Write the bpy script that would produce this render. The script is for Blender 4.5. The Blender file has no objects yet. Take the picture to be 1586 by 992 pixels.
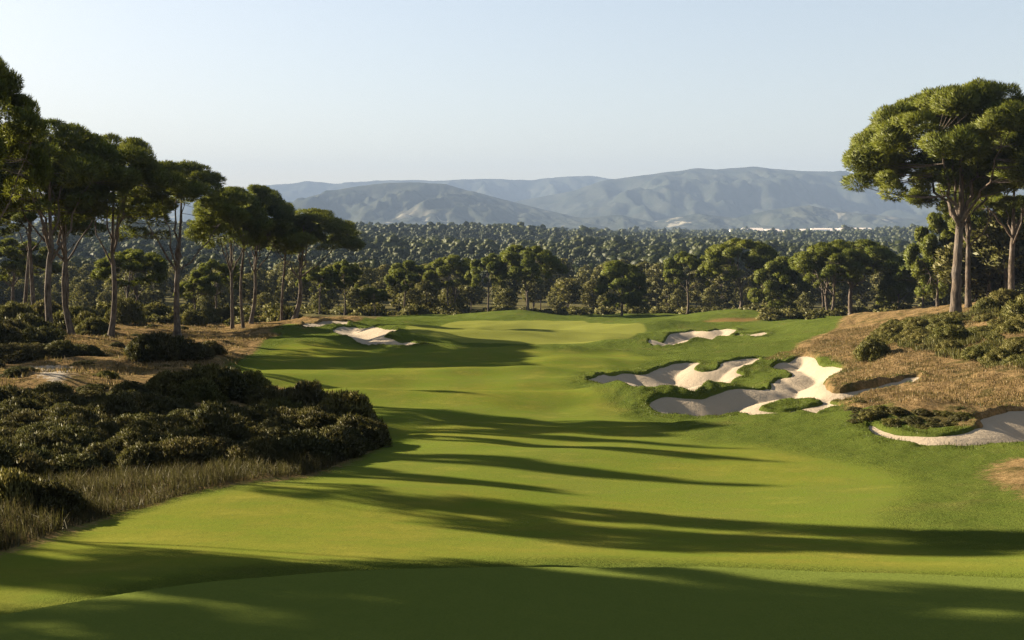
import bpy, math, random
import numpy as np

rng = np.random.default_rng(7)
random.seed(7)
PI = math.pi
F, CX, HY = 1523.0, 793.0, 335.0          # focal length, principal column and horizon row of the lens, in photo pixels
ZC = 30.0                                  # height of the lens
SUN_EL, SUN_AZ = math.radians(22.0), math.radians(27.0)   # elevation; how far ahead of due left the sun stands
SC = bpy.context.scene
COL = SC.collection

# ------------------------------------------------------------------ numpy helpers
def hash2(ix, iy, s):
    h = (ix.astype(np.int64) * 374761393 + iy.astype(np.int64) * 668265263 + s * 1442695041) & 0xFFFFFFFF
    h = ((h ^ (h >> 13)) * 1274126177) & 0xFFFFFFFF
    return ((h ^ (h >> 16)) & 0xFFFFFF) / float(0xFFFFFF)

def vnoise(x, y, s=0):
    x = np.asarray(x, float); y = np.asarray(y, float)
    ix = np.floor(x); iy = np.floor(y); fx = x - ix; fy = y - iy
    fx = fx * fx * fx * (fx * (fx * 6 - 15) + 10); fy = fy * fy * fy * (fy * (fy * 6 - 15) + 10)
    a = hash2(ix, iy, s); b = hash2(ix + 1, iy, s); c = hash2(ix, iy + 1, s); d = hash2(ix + 1, iy + 1, s)
    return (a + (b - a) * fx) * (1 - fy) + (c + (d - c) * fx) * fy - 0.5

def fbm(x, y, s=0, o=4):
    r = 0; a = 1.0
    for k in range(o):
        r = r + a * vnoise(x * 2 ** k + 17.3 * k, y * 2 ** k - 9.1 * k, s + k); a *= 0.5
    return r

def sstep(a, b, x):
    t = np.clip((x - a) / (b - a), 0, 1); return t * t * (3 - 2 * t)

def norm(v):
    return v / np.maximum(np.linalg.norm(v, axis=-1, keepdims=True), 1e-9)

def sdf(px, py, poly):
    """signed distance to a closed polygon, positive inside"""
    P = np.stack([px, py], -1); A = np.asarray(poly, float); B = np.roll(A, -1, 0)
    best = np.full(P.shape[0], 1e18); ins = np.zeros(P.shape[0], bool)
    for a, b in zip(A, B):
        e = b - a; w = P - a
        t = np.clip((w @ e) / max(e @ e, 1e-12), 0, 1)
        d = w - t[:, None] * e
        best = np.minimum(best, d[:, 0] ** 2 + d[:, 1] ** 2)
        c = (a[1] > P[:, 1]) != (b[1] > P[:, 1])
        if abs(e[1]) > 1e-12:
            ins ^= c & (P[:, 0] < e[0] * (P[:, 1] - a[1]) / e[1] + a[0])
    d = np.sqrt(best)
    return np.where(ins, d, -d)

def smooth_poly(p, n=4):
    p = np.asarray(p, float); out = []
    m = len(p)
    for i in range(m):
        p0, p1, p2, p3 = p[i - 1], p[i], p[(i + 1) % m], p[(i + 2) % m]
        for k in range(n):
            t = k / n
            out.append(0.5 * (2 * p1 + (p2 - p0) * t + (2 * p0 - 5 * p1 + 4 * p2 - p3) * t * t + (3 * p1 - p0 - 3 * p2 + p3) * t ** 3))
    return np.array(out)

# ------------------------------------------------------------------ mesh / object helpers
def make_mesh(name, V, faces, attrs=None, normals=None):
    """faces: (N,k) int array or list of such arrays"""
    if not isinstance(faces, list): faces = [faces]
    faces = [np.asarray(f, np.int32) for f in faces if len(f)]
    me = bpy.data.meshes.new(name)
    V = np.ascontiguousarray(V, np.float32)
    me.vertices.add(len(V)); me.vertices.foreach_set('co', V.ravel())
    loops = np.concatenate([f.ravel() for f in faces]).astype(np.int32)
    tot = np.concatenate([np.full(len(f), f.shape[1], np.int32) for f in faces])
    st = np.concatenate([[0], np.cumsum(tot)[:-1]]).astype(np.int32)
    me.loops.add(len(loops)); me.loops.foreach_set('vertex_index', loops)
    me.polygons.add(len(tot)); me.polygons.foreach_set('loop_start', st)
    me.update(calc_edges=True)
    for k, v in (attrs or {}).items():
        a = me.attributes.new(k, 'FLOAT', 'POINT'); a.data.foreach_set('value', np.ascontiguousarray(v, np.float32))
    if normals is not None:
        a = me.attributes.new('custom_normal', 'FLOAT_VECTOR', 'POINT')
        a.data.foreach_set('vector', np.ascontiguousarray(normals, np.float32).ravel())
        me.update()
    return me

def put(name, me, mat, parent=None):
    o = bpy.data.objects.new(name, me); COL.objects.link(o)
    if mat is not None and len(me.materials) == 0: me.materials.append(mat)
    if parent is not None: o.parent = parent
    return o

def tag(o, label=None, cat=None, group=None, kind=None):
    if label: o['label'] = label
    if cat: o['category'] = cat
    if group: o['group'] = group
    if kind: o['kind'] = kind
    return o

def empty(name):
    o = bpy.data.objects.new(name, None); COL.objects.link(o); o.empty_display_size = 0.5
    return o

# ------------------------------------------------------------------ material helpers
class NT:
    def __init__(s, name):
        s.m = bpy.data.materials.new(name); s.m.use_nodes = True
        s.t = s.m.node_tree; s.t.nodes.clear()
        s.out = s.t.nodes.new('ShaderNodeOutputMaterial')
    def n(s, typ, ins=None, **kw):
        nd = s.t.nodes.new(typ)
        for k, v in kw.items(): setattr(nd, k, v)
        for k, v in (ins or {}).items(): s.set(nd.inputs[k], v)
        return nd
    def set(s, sock, v):
        if isinstance(v, bpy.types.NodeSocket): s.t.links.new(v, sock)
        elif isinstance(v, (tuple, list)) and len(v) == 3 and sock.type == 'RGBA': sock.default_value = (*v, 1)
        else: sock.default_value = v
    def pos(s): return s.n('ShaderNodeNewGeometry').outputs['Position']
    def attr(s, name): return s.n('ShaderNodeAttribute', attribute_name=name).outputs['Fac']
    def noise(s, scale, detail=4, rough=0.55, vec=None, dist=0.0):
        nd = s.n('ShaderNodeTexNoise', {'Scale': scale, 'Detail': detail, 'Roughness': rough, 'Distortion': dist})
        s.t.links.new(vec if vec is not None else s.pos(), nd.inputs['Vector'])
        return nd.outputs['Fac']
    def math(s, op, a, b=0.0, c=None):
        nd = s.n('ShaderNodeMath', operation=op); s.set(nd.inputs[0], a); s.set(nd.inputs[1], b)
        if c is not None: s.set(nd.inputs[2], c)
        return nd.outputs[0]
    def range(s, v, a, b, lo=0.0, hi=1.0):
        nd = s.n('ShaderNodeMapRange', interpolation_type='SMOOTHSTEP')
        for k, x in zip(('Value', 'From Min', 'From Max', 'To Min', 'To Max'), (v, a, b, lo, hi)): s.set(nd.inputs[k], x)
        return nd.outputs[0]
    def mix(s, f, a, b):
        nd = s.n('ShaderNodeMix', data_type='RGBA'); s.set(nd.inputs[0], f); s.set(nd.inputs[6], a); s.set(nd.inputs[7], b)
        return nd.outputs[2]
    def mul(s, col, f):
        nd = s.n('ShaderNodeVectorMath', operation='SCALE'); s.set(nd.inputs[0], col); s.set(nd.inputs['Scale'], f)
        return nd.outputs[0]
    def scaled(s, sx, sy, sz):
        nd = s.n('ShaderNodeVectorMath', operation='MULTIPLY'); s.set(nd.inputs[0], s.pos()); nd.inputs[1].default_value = (sx, sy, sz)
        return nd.outputs[0]
    def bump(s, h, strength, dist):
        return s.n('ShaderNodeBump', {'Height': h, 'Strength': strength, 'Distance': dist}).outputs[0]
    def surf(s, col, rough=0.9, nrm=None, spec=0.2):
        b = s.n('ShaderNodeBsdfPrincipled', {'Base Color': col, 'Roughness': rough, 'Specular IOR Level': spec})
        if nrm is not None: s.t.links.new(nrm, b.inputs['Normal'])
        s.t.links.new(b.outputs[0], s.out.inputs['Surface']); return s.m

# ------------------------------------------------------------------ terrain: drop of the ground below the lens
CT = []
def row(px, *pts):
    for py, Y in pts: CT.append((px, Y, (py - HY) * Y / F))
def rowd(px, *pts):
    for Y, d in pts: CT.append((px, Y, d))
row(793, (992, 10), (940, 11.2), (893, 12.6), (879, 13.6), (860, 15.2), (820, 18), (770, 22), (720, 27), (690, 31), (650, 38), (620, 45), (600, 51),
    (580, 58.5), (560, 68), (545, 77), (530, 88), (515, 104), (504, 119), (495, 136), (490.5, 143))
row(300, (992, 10), (930, 11.7), (908, 12.4), (872, 14), (820, 17.5), (770, 21.5), (700, 28), (640, 36), (600, 46), (570, 58), (540, 78), (520, 96), (500, 118), (490, 150))
row(0, (992, 10.2), (966, 11), (900, 13), (850, 15.6), (800, 19), (740, 24.5), (680, 31), (620, 40), (580, 51), (550, 62), (520, 76), (500, 92), (488, 130))
row(480, (992, 10), (935, 11.5), (900, 12.5), (875, 13.8), (820, 17.6), (770, 21.6), (735, 25.2), (700, 29.5), (640, 39.5), (600, 50), (560, 66), (530, 84), (513, 100), (502, 112), (491, 150))
row(1100, (992, 10), (940, 11.4), (897, 12.6), (870, 14.5), (840, 16.7), (790, 20.5), (740, 25), (700, 29.5), (660, 35.5), (645, 39), (600, 50), (570, 61), (550, 71), (530, 86), (510, 108), (492, 132))
row(1400, (992, 9.8), (905, 12.3), (860, 15), (800, 18.8), (740, 23.5), (690, 28.5), (660, 32), (640, 35), (600, 44), (560, 55), (520, 70), (495, 84), (488, 100), (485, 140))
row(1250, (520, 88), (545, 71), (497, 125))
row(1586, (992, 9.6), (905, 12.2), (850, 15), (760, 20.5), (720, 23.8), (690, 27), (640, 33), (600, 38), (560, 46), (520, 56), (490, 66), (470, 78))
rowd(1586, (100, 8.5), (140, 12.5))
rowd(1936, (10, 4.1), (20, 4.8), (40, 5.2), (66, 5.2), (90, 6.5), (140, 11))
rowd(-350, (10, 4.2), (20, 5.0), (40, 6.4), (70, 8.0), (110, 10.2), (150, 14))
for p in (-350, 0, 400, 793, 1200, 1586, 1936):
    rowd(p, (172, 17.5), (250, 20.5), (330, 21.0))
rowd(-350, (500, 19), (800, 15), (1500, 25), (3300, 46)); rowd(1936, (500, 19), (800, 17), (1500, 22), (3300, 46))
rowd(150, (500, 18), (800, 14), (1100, 18), (1600, 32), (3300, 46))
rowd(480, (500, 18.5), (660, 16), (800, 14.5), (1000, 18), (1500, 34), (3300, 46))
rowd(650, (500, 18.5), (660, 16), (800, 14.5), (1000, 18), (1500, 34), (3300, 46))
rowd(850, (500, 20.5), (660, 21), (820, 20), (1000, 22), (1500, 33), (3300, 46))
rowd(1050, (500, 20.5), (620, 19.5), (700, 19.5), (820, 23), (1500, 32), (3300, 46))
rowd(1250, (500, 21), (660, 22), (820, 25), (1500, 35), (3300, 45))
rowd(1430, (500, 20), (660, 22), (820, 22), (1200, 24), (1700, 34), (3300, 46))
CT = np.array(CT)
def uv(x, Y):
    Yc = np.maximum(Y, 8.0)
    return np.clip(x / Yc, -0.75, 0.75), np.log(np.minimum(Yc, 3300.0))
cu, cv = (CT[:, 0] - CX) / F, np.log(CT[:, 1])
KU = 1.3
def tpsK(u, v, uu, vv):
    r2 = ((u[:, None] - uu[None]) * KU) ** 2 + (v[:, None] - vv[None]) ** 2 + 1e-9
    return 0.5 * r2 * np.log(r2)
Kc = tpsK(cu, cv, cu, cv) + 2e-4 * np.eye(len(CT))
Pm = np.stack([np.ones_like(cu), cu, cv], 1)
Asys = np.block([[Kc, Pm], [Pm.T, np.zeros((3, 3))]])
wts = np.linalg.solve(Asys, np.concatenate([np.log(CT[:, 2]), np.zeros(3)]))
GU = np.linspace(-0.75, 0.75, 121); GV = np.linspace(math.log(8), math.log(3300), 320)
gu, gv = np.meshgrid(GU, GV, indexing='ij')
gK = tpsK(gu.ravel(), gv.ravel(), cu, cv)
GT = (gK @ wts[:-3] + wts[-3] + wts[-2] * gu.ravel() + wts[-1] * gv.ravel()).reshape(gu.shape)
def drop(x, Y):
    u, v = uv(x, Y)
    fu = (u - GU[0]) / (GU[1] - GU[0]); fv = (v - GV[0]) / (GV[1] - GV[0])
    iu = np.clip(fu.astype(int), 0, len(GU) - 2); iv = np.clip(fv.astype(int), 0, len(GV) - 2)
    a = fu - iu; b = fv - iv
    g = GT[iu, iv] * (1 - a) * (1 - b) + GT[iu + 1, iv] * a * (1 - b) + GT[iu, iv + 1] * (1 - a) * b + GT[iu + 1, iv + 1] * a * b
    return np.exp(g)

# gentle mounds: photo column, distance, half widths, height
BUMPS = [
    (975, 46.5, 2.6, 2.4, 0.55), (1075, 45, 3.0, 1.6, 0.28), (1170, 35.5, 3.6, 3.4, 0.45), (1420, 33.0, 2.6, 1.2, 0.6),
    (1150, 60, 3.0, 2.2, 0.45), (1215, 51, 1.5, 1.5, 0.35), (1150, 128, 8, 8, 1.2), (830, 141, 16, 5, 0.55),
    (1000, 112, 4.5, 5, 0.9), (1270, 100, 7, 8, 0.9), (640, 94, 4.5, 5.5, 0.8), (560, 118, 9, 6, 0.6), (455, 97, 4, 9, 0.7), (430, 78, 4, 8, 0.3),
    (900, 63, 8, 2.2, 0.50), (760, 55, 7, 2.0, 0.45), (690, 45, 6, 1.9, 0.42), (840, 75, 10, 3.0, 0.62), (700, 70, 8, 3.0, 0.5), (620, 60, 4, 4, 0.45), (560, 52, 3.5, 3, 0.4), (740, 88, 6, 4, 0.5), (900, 92, 6, 3, 0.45),
    (620, 36, 4.5, 1.6, 0.28), (520, 22, 4.5, 1.8, 0.18), (1350, 58, 4, 4, 0.5), (1290, 64, 3, 3, 0.5), (1500, 45, 4, 4, 0.5),
    (180, 60, 5, 3, 0.35), (120, 47, 4, 3, 0.3), (330, 68, 4, 3, 0.3), (280, 84, 6, 3, 0.35),
]
def bumps(x, Y):
    z = 0
    for px, by, rx, ry, h in BUMPS:
        bx = (px - CX) * by / F
        z = z + h * np.exp(-((x - bx) / rx) ** 2 - ((Y - by) / ry) ** 2)
    return z
def base_z(x, Y):
    """ground before bunkers and fine relief"""
    x = np.asarray(x, float); Y = np.asarray(Y, float)
    z = ZC - drop(x, Y) + bumps(x, Y)
    k = sstep(16, 45, Y) * (1 - sstep(140, 200, Y))
    z = z + 0.78 * k * fbm(x / 11, Y / 7.5, 3, 3) + 0.07 * fbm(x / 5 + 3, Y / 4, 11, 2) * sstep(14, 20, Y)
    return z
YS = np.exp(np.linspace(math.log(8), math.log(320), 1500))
def hit(px, py):
    """the ground point the photo shows at a pixel"""
    x = (px - CX) * YS / F
    s = ZC - (py - HY) * YS / F - base_z(x, YS)
    k = np.where(s <= 0)[0]
    i = k[0] if len(k) else len(YS) - 1
    return x[i], YS[i]
def world_poly(pts, n=4):
    return smooth_poly([hit(*p) for p in pts], n)

BUNK = {}
BUNK['main_back'] = [(908, 592), (926, 581), (960, 579), (997, 580), (1020, 571), (1061, 562), (1087, 562), (1078, 571), (1085, 576), (1100, 575), (1112, 569), (1117, 562), (1153, 556), (1178, 556),
                     (1171, 563), (1153, 570), (1143, 577), (1153, 583), (1135, 593), (1089, 603), (1043, 603), (974, 600), (929, 597)]
BUNK['main_front'] = [(1002, 629), (1013, 618), (1034, 613), (1080, 617), (1100, 612), (1135, 602), (1180, 603), (1192, 596), (1200, 589), (1224, 584), (1220, 578), (1200, 574), (1193, 570), (1208, 562), (1231, 555), (1263, 553),
                      (1272, 566), (1302, 568), (1304, 577), (1279, 593), (1288, 605), (1318, 606), (1364, 596), (1400, 587), (1428, 585), (1420, 595), (1377, 606), (1325, 619), (1290, 622),
                      (1306, 629), (1318, 632), (1272, 639), (1226, 643), (1158, 645), (1103, 648), (1057, 647), (1020, 641)]
ISLAND = [(1178, 635), (1199, 625), (1235, 620), (1262, 622), (1270, 627), (1235, 635), (1208, 639)]
BUNK['right_edge'] = [(1340, 660), (1358, 660), (1386, 672), (1446, 676), (1483, 671), (1512, 661), (1510, 650), (1537, 641), (1586, 635), (1670, 636), (1700, 670), (1660, 688), (1586, 692), (1501, 693), (1432, 694), (1386, 687), (1352, 676)]
BUNK['green_right'] = [(1002, 531), (1032, 523), (1040, 517), (1070, 513), (1097, 514), (1112, 511), (1140, 511), (1138, 516), (1108, 525), (1063, 532)]
BUNK['pot'] = [(1138, 521), (1161, 519), (1187, 516), (1189, 519), (1165, 523)]
BUNK['green_left'] = [(514, 512), (551, 507), (589, 508), (617, 512), (601, 518), (597, 523), (612, 527), (642, 531), (655, 534), (627, 537), (581, 536), (551, 531), (536, 521)]
BUNK['back_left'] = [(466, 505), (491, 501), (525, 498), (540, 500), (515, 504), (491, 508)]
BDEP = dict(main_back=0.62, main_front=0.7, right_edge=0.6, green_right=0.5, pot=0.35, green_left=0.5, back_left=0.3)
BW = {k: world_poly(v) for k, v in BUNK.items()}
ISL = world_poly(ISLAND)
def bunker_sdf(k, x, Y):
    d = sdf(x, Y, BW[k])
    if k == 'main_front': d = np.minimum(d, -sdf(x, Y, ISL))
    return d
def sand_z(k, x, Y, d):
    z = base_z(x, Y)
    return z - BDEP[k] * sstep(-0.1, 2.2, d) + 0.035 * fbm(x / 0.9, Y / 0.9, 31, 3) + 0.10 * fbm(x / 3, Y / 3, 37, 2) * sstep(0, 1.5, d)

# zones of turf
WP = lambda px, Y: ((px - CX) * Y / F, Y)
COURSE = smooth_poly([hit(*p) for p in [(-300, 905), (-150, 880), (0, 858), (110, 822), (200, 792), (330, 757), (450, 742), (540, 716), (586, 690), (580, 660), (540, 640), (500, 625), (440, 603), (390, 592), (340, 582),
                      (352, 558), (400, 537), (432, 520), (418, 510), (440, 503), (470, 510), (520, 500), (560, 496)]] +
                     [WP(600, 148), WP(700, 152), WP(900, 154), WP(1100, 152), WP(1200, 146), WP(1290, 132), WP(1312, 112)] +
                     [hit(*p) for p in [(1290, 512), (1262, 521), (1232, 540), (1225, 550), (1270, 556), (1308, 570), (1285, 592), (1262, 606), (1300, 625), (1380, 632), (1400, 640), (1480, 662), (1540, 668), (1600, 690), (1640, 705),
                      (1560, 715), (1530, 735), (1560, 752), (1700, 790), (2300, 830), (2600, 992), (1600, 1400), (0, 1400), (-900, 992)]], 3)
FAIR = world_poly([(-200, 960), (60, 840), (200, 800), (340, 762), (460, 747), (560, 716), (600, 690), (590, 655), (520, 625), (420, 593), (370, 580), (420, 545), (480, 530), (560, 541), (640, 540), (720, 540),
                   (860, 545), (960, 545), (1000, 555), (980, 570), (900, 580), (870, 600), (930, 612), (935, 630), (960, 645), (1050, 680), (1150, 691), (1300, 716), (1385, 740), (1394, 765), (1360, 800), (1420, 850), (1586, 858), (1750, 865), (1750, 885), (1300, 880), (900, 862), (600, 870), (300, 880)], 3)
GREEN = world_poly([(628, 510), (700, 500), (850, 497), (960, 502), (1000, 508), (985, 519), (930, 528), (850, 533), (760, 533), (690, 524)], 3)
TEE = world_poly([(-260, 992), (0, 966), (120, 944), (290, 917), (440, 903), (620, 893), (800, 889), (1000, 890), (1250, 896), (1586, 908), (1800, 925), (1900, 1040), (1900, 1300), (-300, 1300)], 3)
DRYL = world_poly([(1090, 499), (1120, 494), (1180, 493), (1150, 499)], 3)
SANDY = world_poly([(36, 577), (75, 570), (108, 574), (106, 584), (66, 585)], 3)

# the ground sheet: rows by distance, columns by bearing
rowsY = np.concatenate([np.linspace(-60, 6, 23)[:-1], np.exp(np.linspace(math.log(6), math.log(160), 760)), np.exp(np.linspace(math.log(160), math.log(3300), 130))[1:]])
uc = np.concatenate([np.linspace(-1.15, -0.56, 40)[:-1], np.linspace(-0.56, 0.6, 860), np.linspace(0.6, 1.15, 40)[1:]])
TY, TU = np.meshgrid(rowsY, uc, indexing='ij')
TX = TU * np.sqrt(TY ** 2 + 22.0 ** 2)
nr, nc = TY.shape
tx, ty = TX.ravel(), TY.ravel()
tz = base_z(tx, ty)
near = (ty > 2) & (ty < 175)
def zone(poly, fill=-9.0):
    d = np.full(tx.shape, fill); lo, hi = poly.min(0) - 6, poly.max(0) + 6
    m = near & (tx > lo[0]) & (tx < hi[0]) & (ty > lo[1]) & (ty < hi[1])
    d[m] = np.clip(sdf(tx[m], ty[m], poly), -6, 6); return d
dC, dF, dG, dT, dD, dS = zone(COURSE), zone(FAIR), zone(GREEN), zone(TEE), zone(DRYL), zone(SANDY)
dC[(ty <= 2)] = 6; dT[ty <= 2] = 6
# relief of the unmown ground and of the longer grass, then the tee step
dry = sstep(0.2, -0.8, dC) * (1 - sstep(150, 200, ty))
tz += dry * (0.30 * fbm(tx / 2.6, ty / 2.6, 21, 4) + 0.05 + 0.10 * np.abs(fbm(tx / 0.9, ty / 0.9, 27, 2)))
rough = (1 - dry) * sstep(0.4, -1.0, dF) * sstep(0.3, -0.3, dG) * sstep(0.1, -0.2, dT)
tz += rough * 0.055 * fbm(tx / 0.7, ty / 0.7, 25, 3)
tz += 0.10 * sstep(-0.12, 0.05, dT)
tz += sstep(270, 600, ty) * (1 - sstep(1900, 2400, ty)) * (5.0 * fbm(tx / 190, ty / 150, 41, 3) - 3.0)
keep = np.ones(tx.shape, bool)
for k, poly in BW.items():
    lo, hi = poly.min(0) - 5, poly.max(0) + 5
    m = np.where((tx > lo[0]) & (tx < hi[0]) & (ty > lo[1]) & (ty < hi[1]))[0]
    d = bunker_sdf(k, tx[m], ty[m])
    lip = np.where(d < 0, np.exp(d / 0.9), 1.0)
    edge = 0.13 * fbm(tx[m] / 0.8, ty[m] / 0.8, 51, 3)
    zt = tz[m] + 0.13 * lip + edge * lip
    inside = sstep(-0.05, 0.40, d + edge)
    tz[m] = np.where(d > -0.3, zt * (1 - inside) + (sand_z(k, tx[m], ty[m], d) - 0.35) * inside, zt)
    keep[m[d > 0.9]] = False
TZ = tz.reshape(nr, nc)
P3 = np.stack([TX, TY, TZ], -1)
nx = np.gradient(P3, axis=1); ny = np.gradient(P3, axis=0)
TN = norm(np.cross(nx, ny)).reshape(-1, 3)
idx = np.arange(nr * nc).reshape(nr, nc)
quads = np.stack([idx[:-1, :-1], idx[:-1, 1:], idx[1:, 1:], idx[1:, :-1]], -1).reshape(-1, 4)
quads = quads[keep[quads].any(1)]
qm = lambda a: a[quads].mean(1)
cls = np.zeros(len(quads), int)
cls[qm(dC) > 0] = 1
cls[(qm(dF) > 0) & (qm(dC) > 0)] = 2
cls[qm(dG) > 0] = 3
cls[qm(dT) > 0] = 4

# ------------------------------------------------------------------ materials of the ground
def turf_material():
    m = NT('turf')
    c, f, g, t, d, sd = (m.attr(k) for k in ('dC', 'dF', 'dG', 'dT', 'dD', 'dS'))
    fine = m.noise(34, 3, 0.7); mid = m.noise(2.6, 5, 0.62); big = m.noise(0.35, 4, 0.55)
    edge = m.math('MULTIPLY_ADD', m.noise(5.5, 4, 0.7), 1.5, -0.75)
    soft = m.math('MULTIPLY_ADD', mid, 0.5, -0.25)
    # mown fairway
    fc = m.mix(big, (0.0825, 0.0904, 0.0133), (0.1183, 0.1071, 0.0192))
    fc = m.mix(m.range(mid, 0.45, 0.75, 0, 0.55), fc, (0.0633, 0.0714, 0.0133))
    fc = m.mix(m.range(fine, 0.35, 0.8, 0, 0.5), fc, (0.0495, 0.0570, 0.0103))
    patch = m.noise(0.11, 3, 0.6, m.scaled(1.0666, 1.4753, 1.7125))
    fc = m.mix(m.range(patch, 0.36, 0.62, 0, 0.7), fc, (0.0661, 0.0812, 0.0154))
    mot = m.noise(0.9, 5, 0.7, m.scaled(0.5500, 1.0000, 1.1500))
    fc = m.mix(m.range(mot, 0.42, 0.66, 0, 0.5), fc, (0.0605, 0.0880, 0.0115))
    fc = m.mix(m.range(mot, 0.46, 0.30, 0, 0.35), fc, (0.1485, 0.1350, 0.0253))
    sx = m.n('ShaderNodeSeparateXYZ', {'Vector': m.pos()}).outputs
    wob = m.math('MULTIPLY', m.noise(0.12, 2, 0.5), 5.0)
    st = m.math('SINE', m.math('ADD', m.math('MULTIPLY', sx[0], 1.9), wob))
    fc = m.mix(m.range(st, -0.25, 0.25, 0.0, 0.16), fc, (0.0659, 0.0931, 0.0108))
    # longer grass
    rc = m.mix(mid, (0.0416, 0.0626, 0.0103), (0.0749, 0.0838, 0.0177))
    rc = m.mix(m.range(fine, 0.4, 0.75, 0, 0.7), rc, (0.0250, 0.0363, 0.0074))
    rc = m.mix(m.range(big, 0.55, 0.75, 0, 0.45), rc, (0.0887, 0.0698, 0.0257))
    gc = m.mix(mid, (0.1179, 0.1179, 0.0270), (0.1029, 0.1126, 0.0230))
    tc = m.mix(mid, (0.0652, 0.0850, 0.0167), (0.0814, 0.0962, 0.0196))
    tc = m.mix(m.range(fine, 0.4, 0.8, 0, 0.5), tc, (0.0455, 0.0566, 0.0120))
    col = m.mix(m.range(m.math('ADD', f, m.math('MULTIPLY', soft, 2.4)), -1.1, 0.8), rc, fc)
    col = m.mix(m.range(g, -0.25, 0.25), col, gc)
    # the dark seam along the edge of the tee
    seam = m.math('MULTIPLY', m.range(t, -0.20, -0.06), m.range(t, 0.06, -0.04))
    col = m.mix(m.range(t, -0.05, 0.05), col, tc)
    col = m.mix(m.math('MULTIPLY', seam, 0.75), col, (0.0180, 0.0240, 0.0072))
    # dry ground
    n1 = m.noise(0.9, 6, 0.68); n2 = m.noise(7.0, 5, 0.7)
    dc = m.mix(m.range(n2, 0.3, 0.7), (0.0841, 0.0532, 0.0224), (0.1979, 0.1341, 0.0622))
    dc = m.mix(m.range(n1, 0.46, 0.64, 0, 0.88), dc, (0.0421, 0.0379, 0.0130))
    dc = m.mix(m.range(fine, 0.45, 0.8, 0, 0.6), dc, (0.0495, 0.0355, 0.0175))
    dc = m.mix(m.range(m.math('ADD', sd, m.math('MULTIPLY', edge, 1.5)), -0.3, 0.3), dc, (0.2572, 0.2226, 0.1740))
    col = m.mix(m.range(m.math('ADD', d, edge), -0.6, 0.6, 0, 0.8), col, (0.1285, 0.0759, 0.0299))
    col = m.mix(m.range(m.math('ADD', c, edge), -0.25, 0.35), dc, col)
    # floor of the woods and the plain
    y = m.n('ShaderNodeSeparateXYZ', {'Vector': m.pos()}).outputs[1]
    w1 = m.noise(0.02, 5, 0.6)
    wc = m.mix(w1, (0.050, 0.045, 0.020), (0.085, 0.075, 0.032))
    col = m.mix(m.math('MULTIPLY', m.range(y, 122, 140), m.range(c, 0.5, -0.5)), col, wc)
    fl = m.mix(m.noise(0.006, 4, 0.6), (0.05, 0.06, 0.025), (0.30, 0.25, 0.16))
    col = m.mix(m.range(y, 2300, 2700), col, fl)
    h = m.math('ADD', m.math('MULTIPLY', m.noise(60, 2, 0.6), 0.35), m.math('MULTIPLY', m.noise(11, 4, 0.7), 0.65))
    amt = m.range(f, -0.5, 0.3, 1.0, 0.30)
    amt = m.math('MULTIPLY', amt, m.range(g, -0.3, 0.3, 1.0, 0.35)); amt = m.math('MULTIPLY', amt, m.range(t, -0.1, 0.1, 1.0, 0.35))
    amt = m.math('MULTIPLY', amt, m.range(y, 60, 160, 1.0, 0.25))
    return m.surf(col, 0.85, m.n('ShaderNodeBump', {'Height': h, 'Strength': amt, 'Distance': 0.09}).outputs[0], 0.0)

def sand_material():
    m = NT('sand')
    n1 = m.noise(1.1, 5, 0.6); n2 = m.noise(22, 3, 0.7)
    col = m.mix(n1, (0.215, 0.172, 0.117), (0.265, 0.214, 0.150))
    col = m.mix(m.range(n2, 0.45, 0.8, 0, 0.5), col, (0.26, 0.21, 0.15))
    h = m.math('ADD', m.math('MULTIPLY', m.noise(30, 3, 0.7), 0.3), m.noise(5, 4, 0.7))
    return m.surf(col, 0.95, m.bump(h, 0.55, 0.10), 0.1)

TURF, SAND = turf_material(), sand_material()
names = ['ground', 'rough', 'fairway', 'putting_green', 'tee']
labels = ['dry brown heath ground and forest floor around the golf hole', 'longer darker grass edging the fairway and the bunkers', 'sunlit mown fairway crossed by long tree shadows',
          'smooth pale putting green in front of the pines', 'shaded smooth tee lawn nearest the viewer']
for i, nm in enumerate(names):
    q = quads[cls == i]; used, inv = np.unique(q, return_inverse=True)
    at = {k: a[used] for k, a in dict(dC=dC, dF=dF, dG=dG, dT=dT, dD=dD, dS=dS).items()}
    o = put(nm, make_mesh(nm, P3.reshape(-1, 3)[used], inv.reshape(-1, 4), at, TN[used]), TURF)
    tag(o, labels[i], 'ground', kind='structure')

from math import floor
def ground_z(x, Y):
    """height of the finished ground sheet"""
    x = np.atleast_1d(np.asarray(x, float)); Y = np.atleast_1d(np.asarray(Y, float))
    r = np.interp(Y, rowsY, np.arange(nr)); u = x / np.sqrt(Y ** 2 + 22.0 ** 2); c = np.interp(u, uc, np.arange(nc))
    r0 = np.minimum(r.astype(int), nr - 2); c0 = np.minimum(c.astype(int), nc - 2); a = r - r0; b = c - c0
    return TZ[r0, c0] * (1 - a) * (1 - b) + TZ[r0 + 1, c0] * a * (1 - b) + TZ[r0, c0 + 1] * (1 - a) * b + TZ[r0 + 1, c0 + 1] * a * b
def grid_val(arr, x, Y):
    r = np.rint(np.interp(Y, rowsY, np.arange(nr))).astype(int); c = np.rint(np.interp(x / np.sqrt(Y ** 2 + 22.0 ** 2), uc, np.arange(nc))).astype(int)
    return arr.reshape(nr, nc)[r, c]

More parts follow.
